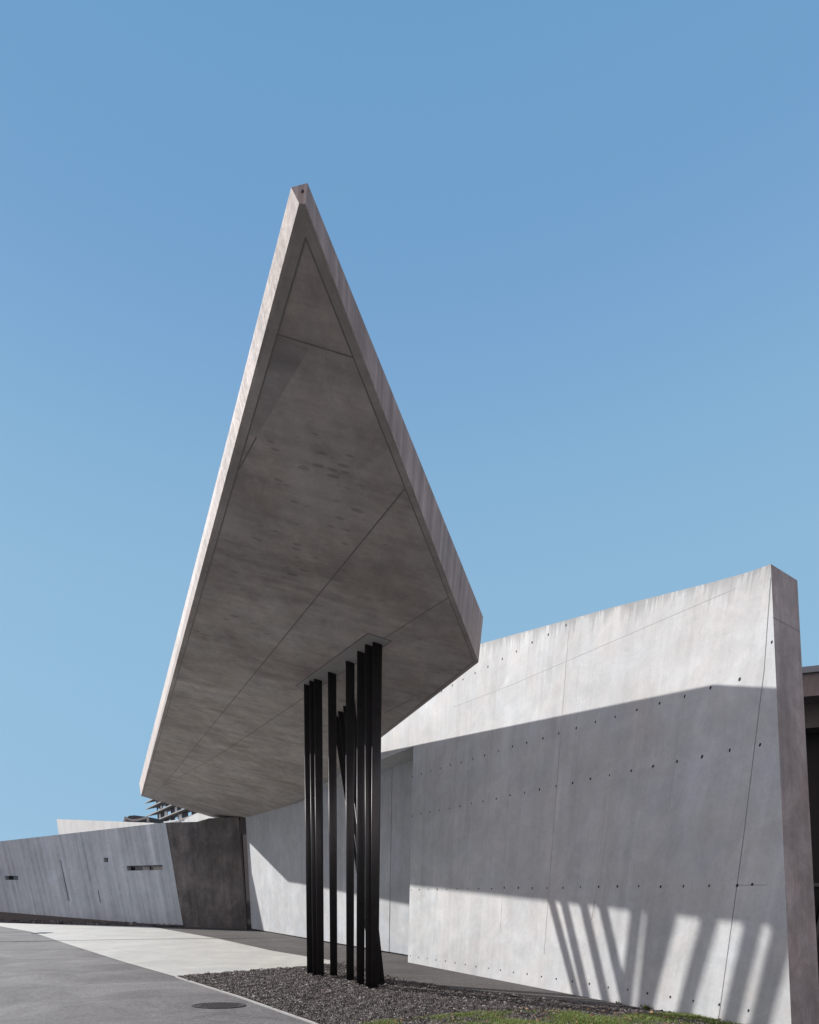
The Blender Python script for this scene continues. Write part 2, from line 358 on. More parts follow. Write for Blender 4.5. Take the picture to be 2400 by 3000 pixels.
M['soil'] = plain('soil', (.07, .055, .045), .95, var=.4, sc_=30)
def island(name, cols, rough=.9, spec=.3, trans=0.):
    m, nt, b = newmat(name)
    g = N(nt, 'ShaderNodeNewGeometry'); r = N(nt, 'ShaderNodeValToRGB'); nt.links.new(g.outputs['Random Per Island'], r.inputs[0])
    el = r.color_ramp.elements; el[0].color = (*cols[0], 1); el[0].position = 0; el[1].color = (*cols[-1], 1); el[1].position = 1
    for i, c in enumerate(cols[1:-1]): e = el.new((i+1)/(len(cols)-1)); e.color = (*c, 1)
    nt.links.new(r.outputs[0], b.inputs['Base Color']); b.inputs['Roughness'].default_value = rough
    b.inputs['Specular IOR Level'].default_value = spec
    if trans:
        b.inputs['Subsurface Weight'].default_value = 0
        tr = N(nt, 'ShaderNodeBsdfTranslucent'); nt.links.new(r.outputs[0], tr.inputs[0])
        mx = N(nt, 'ShaderNodeMixShader'); mx.inputs[0].default_value = trans
        nt.links.new(b.outputs[0], mx.inputs[1]); nt.links.new(tr.outputs[0], mx.inputs[2])
        nt.links.new(mx.outputs[0], nt.nodes['Material Output'].inputs[0])
    return m
M['chips'] = island('mulch_chips', [(.018, .014, .013), (.07, .06, .056), (.12, .10, .092), (.04, .032, .028), (.05, .04, .037), (.28, .26, .25), (.024, .02, .018), (.10, .07, .06)], .75, .5)
M['grass'] = island('grass_blades', [(.06, .11, .02), (.12, .20, .035), (.20, .28, .06), (.34, .36, .15), (.07, .13, .02), (.20, .17, .08)], .55, .5, .35)
M['leaf'] = island('dry_leaves', [(.20, .10, .04), (.12, .06, .03), (.28, .2, .1), (.10, .03, .03)], .8, .3)
M['black'] = plain('black_paint', (.016, .0165, .019), .42, spec=.6, var=.3)
M['iron'] = plain('cast_iron', (.05, .045, .045), .6, .3)
M['metalroof'] = plain('grey_metal', (.16, .18, .21), .45, .4)
M['dark'] = plain('dark_interior', (.012, .012, .013), .9)
M['darkbody'] = plain('dark_cladding', (.045, .045, .05), .7)
M['slabdark'] = plain('tower_slab', (.16, .155, .155), .8)
m, nt, b = newmat('window_glass'); b.inputs['Base Color'].default_value = (.93, .96, 1, 1); b.inputs['Metallic'].default_value = .9; b.inputs['Roughness'].default_value = .06; M['mirror'] = m
m, nt, b = newmat('dark_glass'); b.inputs['Base Color'].default_value = (.012, .016, .02, 1); b.inputs['Roughness'].default_value = .05; b.inputs['Specular IOR Level'].default_value = .8; M['glass'] = m
M['white'] = plain('window_blind', (.75, .76, .78), .7, var=.04)
# ---------------------------------------------------------------- ground
R = 900
struct(mesh('ground', [(-R, -60, 0), (R, -60, 0), (R, R, 0), (-R, R, 0)], [(0, 1, 2, 3)], M['asphalt']))
sb = D['g_slab']; kb = D['g_kerb']
pv = [sb[0], sb[1], sb[2], sb[3], sb[4]] + kb[1:] + [(3.2, 3.6), (9, 2.0), (9, 9), (2, 14), (-4, 25), (-9, 27), (-22.6, 31.2)]
struct(sheet('pavement', pv, .004, M['paving']))
struct(sheet('path', sb, .008, M['slabc']))
dr = [(-60, 5), (-7.986, 18.87)]
g = D['g_drain']
ch = MB(); ch.box((g[1][0], g[1][1], .002), V((g[2][0]-g[1][0], g[2][1]-g[1][1], 0)), V((.015, -.11, 0)), V((0, 0, .009)))
dvec = V((g[0][0]-g[1][0], g[0][1]-g[1][1], 0))*2.2
ch.box((g[1][0], g[1][1], .002), dvec, V((.015, -.11, 0)), V((0, 0, .0089)))
tag(ch.build('drain_channel', M['iron']), 'long thin dark drainage channel crossing the pale concrete path', 'drain')
gv = D['g_gravel']
gbed = struct(sheet('gravel_ground', gv, .012, M['soil']))
# kerb edging
km = MB(); kpts = [V((p[0], p[1], 0)) for p in kb]
for p, q in zip(kpts, kpts[1:]):
    d = (q-p).normalized(); x = V((-d.y, d.x, 0))
    if x.x > 0: x = -x
    km.prism([p, q, q+x*.035, p+x*.035], [p+V((0, 0, .022)), q+V((0, 0, .022)), q+x*.035+V((0, 0, .016)), p+x*.035+V((0, 0, .016))])
struct(km.build('kerb', M['kerb']))
rng = np.random.default_rng(7)
def inpoly(P, poly):
    x, y = P[:, 0], P[:, 1]; n = len(poly); ins = np.zeros(len(P), bool); j = n-1
    for i in range(n):
        xi, yi = poly[i][:2]; xj, yj = poly[j][:2]
        c_ = ((yi > y) != (yj > y)) & (x < (xj-xi)*(y-yi)/(yj-yi+1e-12)+xi); ins ^= c_; j = i
    return ins
def bulk(name, verts, tris, mat):
    me = bpy.data.meshes.new(name); nv, nf = len(verts), len(tris)
    me.vertices.add(nv); me.vertices.foreach_set('co', verts.astype(np.float32).ravel())
    k = tris.shape[1]
    me.loops.add(nf*k); me.loops.foreach_set('vertex_index', tris.astype(np.int32).ravel())
    me.polygons.add(nf); me.polygons.foreach_set('loop_start', np.arange(0, nf*k, k, dtype=np.int32))
    me.update(calc_edges=True); me.materials.append(mat)
    o = bpy.data.objects.new(name, me); sc.collection.objects.link(o); return o
def scatter(poly, n):
    P = np.array([p[:2] for p in poly]); lo, hi = P.min(0), P.max(0)
    Q = rng.uniform(lo, hi, (n, 2)); return Q[inpoly(Q, poly)]
def chips(name, poly, dens, size, mat, z0=.012, zh=.012, long=2.0, zfun=None):
    P = np.array([p[:2] for p in poly]); ar = np.prod(P.max(0)-P.min(0)); Q = scatter(poly, int(ar*dens)); n = len(Q)
    a = rng.uniform(0, 2*np.pi, n); L = size*(.35+rng.gamma(2., .38, n)); Wd = L/rng.uniform(1.2, long, n)
    loc = np.array([[1, 0, 0], [-.5, .8, 0], [-.7, -.7, 0], [.0, .0, .8]])
    ca, sa = np.cos(a), np.sin(a); verts = np.zeros((n, 4, 3))
    J = rng.normal(0, .25, (n, 4, 3)); Lc = loc[None]+J
    x = Lc[..., 0]*L[:, None]; y = Lc[..., 1]*Wd[:, None]; zz = Lc[..., 2]*L[:, None]*.7
    verts[..., 0] = x*ca[:, None]-y*sa[:, None]+Q[:, :1]; verts[..., 1] = x*sa[:, None]+y*ca[:, None]+Q[:, 1:2]
    zb = z0+rng.uniform(0, zh, n)
    if zfun is not None: zb = zb+zfun(Q)
    verts[..., 2] = zz+zb[:, None]
    b = np.arange(n)[:, None]*4
    tr = np.concatenate([b+np.array([[0, 1, 3]]), b+np.array([[1, 2, 3]]), b+np.array([[2, 0, 3]])])
    return bulk(name, verts.reshape(-1, 3), tr, mat)
def lump(Q): return .012+.012*np.sin(Q[:, 0]*9+2*np.sin(Q[:, 1]*6))*np.sin(Q[:, 1]*8+1.5*np.sin(Q[:, 0]*5))+.01*np.sin(Q[:, 0]*23+Q[:, 1]*5)*np.sin(Q[:, 1]*19)
gv2 = [tuple(p) for p in gv]
o = chips('mulch_bed', gv2, 7500, .0115, M['chips'], zh=.012, long=4, zfun=lump)
tag(o, 'dark grey brown mulch and gravel spread around the black columns', 'gravel', kind='stuff')
# planted strip along the low wall, rising with the wall's foot
C0 = V(D['wC0']); F0 = V(D['wF0']); G0 = V(D['wG0']); C1 = V(D['wC1']); F1 = V(D['wF1']); G1 = V(D['wG1'])
s0, s1, s2, s3 = [V((*p, .004)) for p in D['g_strip']]
st = mesh('soil_bank', [s0+(s0-s1).normalized()*25+V((0, 0, .3)), s0, s1, s2, C0+V((0, -.02, .005)), F0+V((-.02, -.05, .004)), G0+V((-.02, -.05, .004))],
          [(0, 1, 6), (1, 5, 6), (1, 2, 5), (2, 4, 5), (2, 3, 4)], M['soil'])
struct(st)
bankpoly = [s1, s2, s3, C0, F0]
def bankz(Q):
    # height of the bank by distance between its foot line and the wall foot
    a = np.array([s1.x, s1.y]); bb = np.array([s2.x, s2.y]); d = (bb-a)/np.linalg.norm(bb-a); nn = np.array([-d[1], d[0]])
    dist = np.abs((Q-a)@nn); t = np.clip(((Q-a)@d)/np.linalg.norm(bb-a), 0, 1)
    return np.clip(dist/2.6, 0, 1)*.5*(1-t)
o = chips('bark_mulch', bankpoly, 500, .05, M['chips'], z0=.02, zh=.04, zfun=bankz)
tag(o, 'strip of brown bark mulch at the foot of the low grey wall', 'mulch', kind='stuff')
# grass mound bottom right
gb = D['g_grassback']
gp = [p for p in gb] + [(5.2, 5.4), (5.2, 3.0), (0, 3.5), (-.5, 5.6)]
def gz(Q):
    P = np.array(gp); m = np.full(len(Q), 9.)
    for i in range(len(P)):
        a_, b_ = P[i], P[(i+1) % len(P)]; d = b_-a_; t = np.clip(((Q-a_)@d)/(d@d), 0, 1); m = np.minimum(m, np.linalg.norm(Q-(a_+t[:, None]*d), axis=1))
    return np.clip(m/.9, 0, 1)**.7*.022+.014*np.sin(Q[:, 0]*7+np.sin(Q[:, 1]*5))*np.clip(m/.2, 0, 1)
gx = np.linspace(-.6, 5.3, 60); gy = np.linspace(2.9, 7.3, 46); GX, GY = np.meshgrid(gx, gy); Q = np.stack([GX.ravel(), GY.ravel()], 1)
ins = inpoly(Q, gp); Z = np.where(ins, gz(Q)+.016, -.03); idx = np.arange(len(Q)).reshape(GX.shape)
tr = np.concatenate([np.stack([idx[:-1, :-1], idx[:-1, 1:], idx[1:, 1:], idx[1:, :-1]], -1).reshape(-1, 4)])
o = bulk('lawn_ground', np.column_stack([Q, Z]), tr, M['soil']); o['kind'] = 'structure'
def blades(poly, dens, h, mat, name):
    P = np.array([p[:2] for p in poly]); ar = np.prod(P.max(0)-P.min(0)); Q = scatter(poly, int(ar*dens)); n = len(Q)
    cl = .5+.5*np.sin(Q[:, 0]*3.1+1.7*np.sin(Q[:, 1]*2.3))*np.sin(Q[:, 1]*4.1+Q[:, 0]*1.3)
    keep = rng.uniform(0, 1, n) < .06+.94*np.clip(cl*1.4-.2, 0, 1); Q = Q[keep]; cl = cl[keep]; n = len(Q)
    a = rng.uniform(0, 2*np.pi, n); H = h*(.45+.8*cl)*rng.uniform(.5, 1.4, n); wd = rng.uniform(.0022, .005, n)
    lean = rng.uniform(.1, .9, n)*H; la = rng.uniform(0, 2*np.pi, n); z = gz(Q)+.012
    v = np.zeros((n, 5, 3))
    dx = np.stack([np.cos(a)*wd, np.sin(a)*wd], 1); ln = np.stack([np.cos(la)*lean, np.sin(la)*lean], 1)
    v[:, 0, :2] = Q-dx; v[:, 1, :2] = Q+dx; v[:, 2, :2] = Q-dx*.7+ln*.35; v[:, 3, :2] = Q+dx*.7+ln*.35; v[:, 4, :2] = Q+ln
    v[:, 0, 2] = z; v[:, 1, 2] = z; v[:, 2, 2] = z+H*.6; v[:, 3, 2] = z+H*.6; v[:, 4, 2] = z+H*.95
    b_ = np.arange(n)[:, None]*5
    tr = np.concatenate([b_+np.array([[0, 1, 3]]), b_+np.array([[0, 3, 2]]), b_+np.array([[2, 3, 4]])])
    return bulk(name, v.reshape(-1, 3), tr, mat)
vis = [tuple(p) for p in gb] + [(5.0, 5.3), (1.5, 5.2), (-.2, 5.8)]
tag(blades(vis, 14000, .045, M['grass'], 'grass'), 'sunlit green grass at the foot of the tall wall', 'grass', kind='stuff')
tag(chips('dry_leaves', vis, 45, .016, M['leaf'], z0=.05, zh=.03, zfun=gz), 'brown dry leaves scattered over the grass', 'leaves', kind='stuff')
edge = [(-1.2, 7.3), (.2, 6.3), (.9, 6.8), (2.2, 7.3), (3.2, 7.6), (4.3, 6.95), (1.0, 9.6), (-.2, 12)]
# manhole
mc = V((-2.03, 7.42, 0)); mm = MB(); n = 40; ru, rv = .40, .20
ring = [mc+V((ru*math.cos(2*math.pi*i/n), rv*math.sin(2*math.pi*i/n), .001)) for i in range(n)]
r2 = [mc+(p-mc)*.88 for p in ring]
mm.prism([p for p in r2], [p+V((0, 0, .006)) for p in r2])
for i in range(-5, 6):
    for j in range(-5, 6):
        if i*i+j*j*4 <= 24: mm.box(mc+V((i*.062-.02, j*.062-.02, .006)), V((.04, 0, 0)), V((0, .04, 0)), V((0, 0, .006)))
mh = empty('manhole_cover', mc); tag(mh, 'oval cast iron manhole cover set in the grey asphalt', 'manhole cover')
mm.build('cover', M['iron'], mh)
fm_ = MB()
for i in range(n):
    j = (i+1) % n; fm_.prism([r2[i], r2[j], ring[j], ring[i]], [p+V((0, 0, .011)) for p in (r2[i], r2[j], ring[j], ring[i])])
fm_.build('frame', M['iron'], mh)
# ---------------------------------------------------------------- main building
bld = empty('concrete_building', A)
tag(bld, 'angular grey concrete building with a sharp pointed canopy and tall side wall', 'building')
def Wp(s, z, off=0.): return A + tW*s + V((0, 0, z)) + nW*off
# tall wall: front outline in (s, z)
wt = D['wall_top']; w_br = V(D['w_br']); sbr = (w_br-A).dot(tW); str_ = wt[-1][0]
zt0 = wt[0][1]; sl0 = (wt[1][1]-wt[0][1])/(wt[1][0]-wt[0][0])
hdr_s = -4.9
front = [(0, -.05), (sbr+.03, -.05)] + [tuple(p) for p in wt[::-1]] + [(0, zt0-sl0*wt[0][0]*1.0)]
m = MB()
we_t, we_b = V(D['we_top']), V(D['we_bot'])
th_t = -(we_t-A).dot(nW); th_b = -(we_b-A).dot(nW)
fr = [Wp(s, z) for s, z in front]
bk = [p - nW*(th_t+(th_b-th_t)*max(0, 1-p.z/5)) for p in fr]
m.prism(fr, bk)
# the end face, top and back get the rougher concrete
# tie holes, joints: fine marks set on the face
mk = m; U, Z = tW, V((0, 0, 1))
cols_s = [.1+.325*i for i in range(0, 24)]
cols_s = [2.33-.325*i for i in range(7, 0, -1)] + [2.33, 2.68, 3.01, 3.34, 3.67, 3.99, 4.31, 4.63, 4.95, 5.27, 5.59, 5.9, 6.21, 6.52, 6.83]
random.seed(3)
def topz(s):
    pts = [(-6, zt0-sl0*(wt[0][0]+6))] + wt
    for a_, b_ in zip(pts, pts[1:]):
        if a_[0] <= s <= b_[0]: return a_[1]+(b_[1]-a_[1])*(s-a_[0])/(b_[0]-a_[0])
    return 9
def hole(s, z, r=.0145):
    mk.disc(Wp(s+random.uniform(-.008, .008), z+random.uniform(-.008, .008)), U, Z, r*random.uniform(.6, 1.05), r*random.uniform(1.0, 1.5), nW, 2)
for i, s in enumerate(cols_s):
    hole(s+.05 if i < 7 else s+.05, .17+.01*s); hole(s, 1.7)
    hole(s-.03, 3.29-.008*s)
    if s < 6.6: hole(s-.06, 4.1-.018*s)
    if s < 6.7 and topz(s-.1) > 5.5: hole(s-.12, 5.49)
hole(6.99, 1.7); hole(7.22, .23)
hole(6.72, 4.25, .011)
jt = m
def jl(s0_, z0_, s1_, z1_, wd=.006, k=3): jt.bar(Wp(s0_, z0_), Wp(s1_, z1_), wd, .0015, nW, k)
jl(6.91, .02, 6.81, 2.2, .008); jl(6.81, 2.2, 6.70, 4.0, .007); jl(6.70, 4.0, 6.60, 4.9, .006)
jl(4.05, .6, 3.97, 3.9, .0045); jl(3.97, 3.9, 3.93, 5.4, .004, 4)
jl(4.93, 1.25, 4.9, 3.0, .004, 4); jl(5.86, 2.7, 5.83, 3.6, .004, 4); jl(2.98, .9, 2.93, 3.6, .004, 4); jl(4.9, 1.2, 4.91, 1.5, .006)
jl(6.85, 1.7, 7.15, 1.7, .005)
jl(1.3, 5.1, 2.84, 5.02, .005, 4); jl(2.84, 5.02, 6.25, 4.95, .005, 4)
# small joint on the end face
je = V(D['w_tr']); d_e = V((.872, .49, 0))
q0 = V((4.532, 6.548, 4.497)); q1 = q0 + (-nW)*th_t
jm = m; nn_ = (w_br-je).cross(-nW).normalized()
if nn_.dot(tW) < 0: nn_ = -nn_
jm.bar(q0, q1, .012, .0015, nn_, 3)
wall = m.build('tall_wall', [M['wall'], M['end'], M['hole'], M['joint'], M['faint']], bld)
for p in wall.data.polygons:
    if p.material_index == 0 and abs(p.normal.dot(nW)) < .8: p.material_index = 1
# header over the doors (same plane as the wall)
m = MB(); hz = 4.70
hp = [(hdr_s, hz), (-.004, hz), (-.004, zt0-sl0*wt[0][0]), (hdr_s, zt0-sl0*wt[0][0]+.35)]
hf = [Wp(s, z, -.002) for s, z in hp]; m.prism(hf, [p-nW*.66 for p in hf])
m.build('door_header', [M['wall']], bld)
# sliding doors
d0, d1 = V(D['door_far']), V(D['door_near']); dd = (d1-d0); LD = dd.length; dd.normalize()
nDv = nD
jpos = [0, 2.6, 5.11, 7.2, 9.3, LD-.79+.0, LD+.35]
jpos = [0, 5.11, 8.3, 11.37, LD+.35]
offs = [0, .02, .01, 0]
for k in range(4):
    a_, b_ = jpos[k]+.0015, jpos[k+1]-.0015
    p = d0+dd*a_+nDv*(offs[k]-.0); m = MB()
    tops = 4.86
    m.box(p+V((0, 0, .05)), dd*(b_-a_), -nDv*.14, V((0, 0, tops-.05)))
    m.build('sliding_door', M['door'], bld)
m = MB(); m.box(d0+nDv*-.03+V((0, 0, .0)), dd*(LD+.3), -nDv*.1, V((0, 0, .049))); m.build('door_track', M['dark'], bld)
# rear hall volume
m = MB(); b0 = d0-nDv*.2; b1 = A+tW*7.1-nW*1.6; b1.z = 0
m.prism([V((b0.x, b0.y, 0)), V((A.x, A.y, 0))-nW*.9, V((b1.x, b1.y, 0))-tW*1.0, V((b1.x+9, b1.y+3, 0)), V((b0.x+10, b0.y+8, 0))],
        [V((b0.x, b0.y, 4.5)), V((A.x, A.y, 4.5))-nW*.9, V((b1.x, b1.y, 3.9))-tW*1.0, V((b1.x+9, b1.y+3, 3.9)), V((b0.x+10, b0.y+8, 4.5))])
m.build('rear_hall', M['end'], bld)
# ---- canopy
T, Cb, R2, R1, Mm, L = [V(D['c_'+k]) for k in ('T', 'Cb', 'R2', 'R1', 'M', 'L')]
pn = V((.206, .0864, 1)).normalized()
def onp(x, y): return V((x, y, 5.908-.206*x-.0864*y))
Ta = onp(-.342, 4.28); Tb = onp(-.305, 4.275)
Rx = onp(R2.x+.9, R2.y+1.6); Ry = onp(R1.x+1.2, R1.y+1.4)
bot = [Ta, Tb, Cb, R2, Rx, Ry, R1, Mm, L]
top = [T+V((-.073, .039, .12)), T+V((.028, .019, .12)), Cb+V((.033, .002, .55)), R2+V((.02, 0, .52)), Rx+V((0, 0, .5)), Ry+V((0, 0, .5)), R1+V((0, 0, .5)), Mm+V((0, .05, .5)), L+V((-.02, .0, .5))]
# keep the top as one gently warped sheet
m = MB(); m.prism(bot, top); can_mb = m
# drip groove and construction joints on the soffit
jm = can_mb; dn = -pn; SJ = 3
def inset(p, q, r, d):
    """corner q moved inwards by d between edges pq and qr"""
    e1 = (q-p).normalized(); e2 = (r-q).normalized(); n1 = pn.cross(e1); n2 = pn.cross(e2)
    bis = (n1+n2); bis = bis/ (1+n1.dot(n2)); return q+bis*d
outl = [T, Cb, R2, R1, Mm, L]
cc_ = sum(outl, V())/6
gr = []
for i in range(6):
    q = inset(outl[i-1], outl[i], outl[(i+1) % 6], .06)
    q2 = inset(outl[i-1], outl[i], outl[(i+1) % 6], -.06)
    gr.append(q if (q-cc_).length < (q2-cc_).length else q2)
for i, j in ((5, 0), (0, 1), (1, 2)): jm.bar(gr[i], gr[j], .011, .0025, dn, 3)
for i, j in ((5, 0), (0, 1), (1, 2)):   # damp darker drip edge outside the groove
    q4 = [outl[i], outl[j], gr[j], gr[i]]
    jm.prism([p+dn*.0015 for p in q4], [p-dn*.002 for p in q4], 4)
def jline(P, wd=.02):
    for a_, b_ in zip(P, P[1:]): jm.bar(V(a_), V(b_), wd, .002, dn, 3)
jline(D['s_J1'], .012); jline(D['s_J2'], .010); jline(D['s_J2b'], .010); jline(D['s_J3'], .012); jline([gr[5]+(gr[4]-gr[5])*.12, V(D['s_J2b'][2])], .008); jline(D['s_J0'], .006); jline(D['s_J0c'], .01)
M['sjoint'] = plain('soffit_joint', (.19, .175, .165), .9)
M['sedge'] = concrete('drip_edge_concrete', (.46, .42, .39), cloud=.2, streak=.1)
dk = [V(p) for p in D['s_dark']]; jm.prism([p+dn*.001 for p in dk], [p-dn*.002 for p in dk], 5)
M['sdark'] = concrete('dark_panel_concrete', (.40, .37, .36), cloud=.2, streak=.2, sfreq=5.5, slen=.7)
can = can_mb.build('canopy', [M['soffit'], M['fascia'], M['end'], M['sjoint'], M['sedge'], M['sdark']], bld, rot=math.pi/2)
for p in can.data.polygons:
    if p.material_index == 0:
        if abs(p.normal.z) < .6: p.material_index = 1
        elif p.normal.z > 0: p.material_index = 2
# head panel over the columns
hd = [V(p) for p in D['s_head']]
m = MB(); m.prism([p+dn*.0025 for p in hd], [p-dn*.01 for p in hd]); m.build('column_head_panel', M['strip'], can)
m = MB()
for i in range(4): m.bar(hd[i], hd[(i+1) % 4], .014, .004, dn)
m.build('panel_trim', M['sjoint'], can)
# tip bolt hole
tf = (Ta+Tb+top[0]+top[1])/4
nt_ = (top[1]-top[0]).cross(Ta-top[0]).normalized()
if nt_.y > 0: nt_ = -nt_
mt_ = MB(); tu = (top[1]-top[0]).normalized(); tv_ = nt_.cross(tu)
mt_.disc(tf+tu*.012+V((0, 0, .012)), tu, tv_, .008, .008, nt_); mt_.build('bolt_hole', M['hole'], can)
mt_ = MB(); mt_.disc(tf+tu*.010-V((0, 0, .018)), tu, tv_, .005, .005, nt_); mt_.build('bolt_hole', M['hole'], can)
# entrance glazing between the far wall and the doors
E0, E1 = V(D['rE0']), V(D['rE1'])
g0, g1 = V(D['glass'][0]), V(D['glass'][1])
m = MB(); m.prism([E0+V((0, .05, 0)), d0+V((0, .05, 0)), d0+V((0, .05, 4.15)), V((E1.x, E1.y+.05, 4.15))], [p+V((.02, .06, 0)) for p in (E0+V((0, .05, 0)), d0+V((0, .05, 0)), d0+V((0, .05, 4.15)), V((E1.x, E1.y+.05, 4.15)))])
eg = m.build('entrance_glass', M['glass'], bld)
m = MB(); m.box(E0+V((0, .0, 4.15)), d0-E0, V((.02, .3, 0)), V((0, 0, .7)))
m.box(E0+V((.0, .0, 0)), V((.05, .0, 0)), V((.0, .06, 0)), V((-.05, 0, 4.7)))
m.build('frame', M['black'], eg)
# right hand roof edge behind the tall wall
fa, fb, fc, fd = [V(D[k]) for k in ('fa', 'fb', 'fcc', 'fd')]
fdv = V((.954, -.3, 0)); fnv = V((-.3, -.954, 0))
f0 = V((fa.x, fa.y, 0))-fdv*.5
def band(z0_, z1_, off, name, mat, dep=.3):
    m = MB(); m.box(f0+V((0, 0, z0_))+fnv*off, fdv*6, -fnv*dep, V((0, 0, z1_-z0_))); return m.build(name, mat, bld)
M['endd'] = concrete('fascia_concrete', (.27, .235, .23), cloud=.15, streak=.3, sfreq=9, blot=.1)
band(4.243, 4.311, .04, 'roof_edge', M['metalroof'])
band(3.99, 4.243, .0, 'fascia', M['endd'])
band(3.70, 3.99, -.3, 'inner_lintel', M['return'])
gl = band(0, 3.99, -.62, 'dark_glazing', M['dark'], .03)
band(0, 3.99, -1.2, 'dark_interior', M['dark'], .1)
m = MB()
for x in (.62, 1.5, 2.4): m.box(f0+fdv*x+fnv*(-.56), fdv*.05, -fnv*.06, V((0, 0, 3.99)))
m.box(f0+fnv*(-.565)+V((0, 0, 1.7)), fdv*4, -fnv*.05, V((0, 0, .05))); m.build('mullions', M['black'], gl)
# ---------------------------------------------------------------- low wing
wing = empty('low_concrete_wing', C0)
tag(wing, 'long low concrete block with a leaning wall and narrow slit windows', 'building')
wn = V(D['wing_n'])
H1 = (F1-C1).normalized(); rake = (C1-C0).normalized()
fw = [G0-V((0, 0, .4)), F0-V((0, 0, .1)), C0-V((0, 0, .03)), C1, F1, G1]
dep = -V((wn.x, wn.y, 0)).normalized()*.32
m = MB(); m.prism(fw, [p+dep for p in fw])
ww = m.build('leaning_wall', [M['wing'], M['pale']], wing, up=rake)
cut = MB()
wins = {k: [V(p) for p in D[k]] for k in ('win_a', 'win_b', 'win_c', 'slit_a', 'slit_b')}
for k, P in wins.items(): cut.prism([p-dep*.4 for p in P], [p+dep*1.4 for p in P])
co = cut.build('cutter', M['wing'])
bo = ww.modifiers.new('cut', 'BOOLEAN'); bo.operation = 'DIFFERENCE'; bo.object = co; bo.solver = 'EXACT'
bpy.context.view_layer.update()
dg = bpy.context.evaluated_depsgraph_get(); nm = bpy.data.meshes.new_from_object(ww.evaluated_get(dg))
ww.modifiers.clear(); ww.data = nm; bpy.data.objects.remove(co)
for k, P in wins.items():
    m = MB(); f_ = .85 if k.startswith('win') else .75
    m.prism([p+dep*f_ for p in P], [p+dep*(f_+.08) for p in P])
    wo = m.build('slit_window', M['glass'] if k.startswith('win') else M['dark'], wing)
    if k == 'win_c':
        a_, b_, c_, e_ = P
        for t0, t1, dp, nm_ in ((.36, .55, .5, 'blind'), (.66, .98, .5, 'blind')):
            m = MB(); q = [a_.lerp(b_, t0), a_.lerp(b_, t1), e_.lerp(c_, t1), e_.lerp(c_, t0)]
            q = [q[0].lerp(q[3], .25), q[1].lerp(q[2], .25), q[2], q[3]]
            m.prism([p+dep*.68 for p in q], [p+dep*.8 for p in q]); m.build(nm_, M['kerb'], wo)
mk = MB(); hN = wn.normalized()
du = (F0-C0).normalized()
for row, t0 in ((.30, 0), (.60, 0), (.86, .3)):
    lo_, hi_ = C0.lerp(C1, row), F0.lerp(F1, row)
    n_ = int((hi_-lo_).length/.62)
    for i in range(1, n_):
        p = lo_.lerp(hi_, (i+t0)/n_)
        mk.disc(p, du, rake, .022, .03, hN)
rows = mk
M['wjoint'] = plain('wing_joint', (.22, .24, .26), .9)
for i in (.6, 2.0, 3.3, 4.7, 6.2, 7.7, 9.4, 11.2):
    t_ = i/(F0-C0).length; a0, a1 = C0.lerp(F0, t_), C1.lerp(F1, t_)
    rows.bar(a0.lerp(a1, .02), a0.lerp(a1, .98), .011, .0015, hN, 1)
rows.build('tie_hole_marks', [M['joint'], M['wjoint']], wing)
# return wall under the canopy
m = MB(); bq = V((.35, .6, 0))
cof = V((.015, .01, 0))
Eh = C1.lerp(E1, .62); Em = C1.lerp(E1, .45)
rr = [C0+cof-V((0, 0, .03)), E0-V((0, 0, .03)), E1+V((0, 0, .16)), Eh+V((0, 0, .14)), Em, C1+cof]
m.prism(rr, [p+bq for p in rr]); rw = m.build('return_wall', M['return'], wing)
m = MB(); p0 = C1+cof; e_ = (E0-C0).normalized(); rn = V((-.492, -.870, 0))
j0 = C0.lerp(E0, .0)+e_*.62; j1 = C1.lerp(E1, .12)
# wing roof and parapets
m = MB(); zr = 4.0
m.prism([V((F1.x, F1.y, 0))+dep*1.2, V((C0.x, C0.y, 0))+dep*1.6, V((E0.x, E0.y, 0))+bq*1.1, V((E0.x+3, E0.y+7, 0)), V((F1.x+5, F1.y+12, 0))],
        [V((F1.x, F1.y, zr))+dep*1.2, V((C0.x, C0.y, 4.3))+dep*1.6, V((E0.x, E0.y, 4.3))+bq*1.1, V((E0.x+3, E0.y+7, 4.3)), V((F1.x+5, F1.y+12, zr))])
m.build('roof_block', M['pale'], wing)
def blade(P, th, nrm, name, mat, parent=None):
    m = MB(); P = [V(p) for p in P]; n = V(nrm).normalized(); m.prism(P, [p-n*th for p in P]); return m.build(name, mat, parent)
blade(D['tri'], .3, (-.75, -.66, 0), 'roof_wedge', M['pale'], wing)  # pale concrete wedge on the wing roof, angled to face the sun
blade(D['cop'], .3, (-.75, -.66, 0), 'parapet_coping', M['pale'], wing)
pp = [V(p) for p in D['parapet']]
P0, P1 = pp[0], pp[1]
bot0 = V((pp[3].x, pp[3].y, 0)); bot1 = V((pp[2].x, pp[2].y, 0))
o = blade([P0, P1, bot1, bot0], .5, (-.72, -.69, 0), 'parapet_wall', M['pale'])
tag(o, 'sunlit pale concrete wall rising behind the low wing', 'wall')
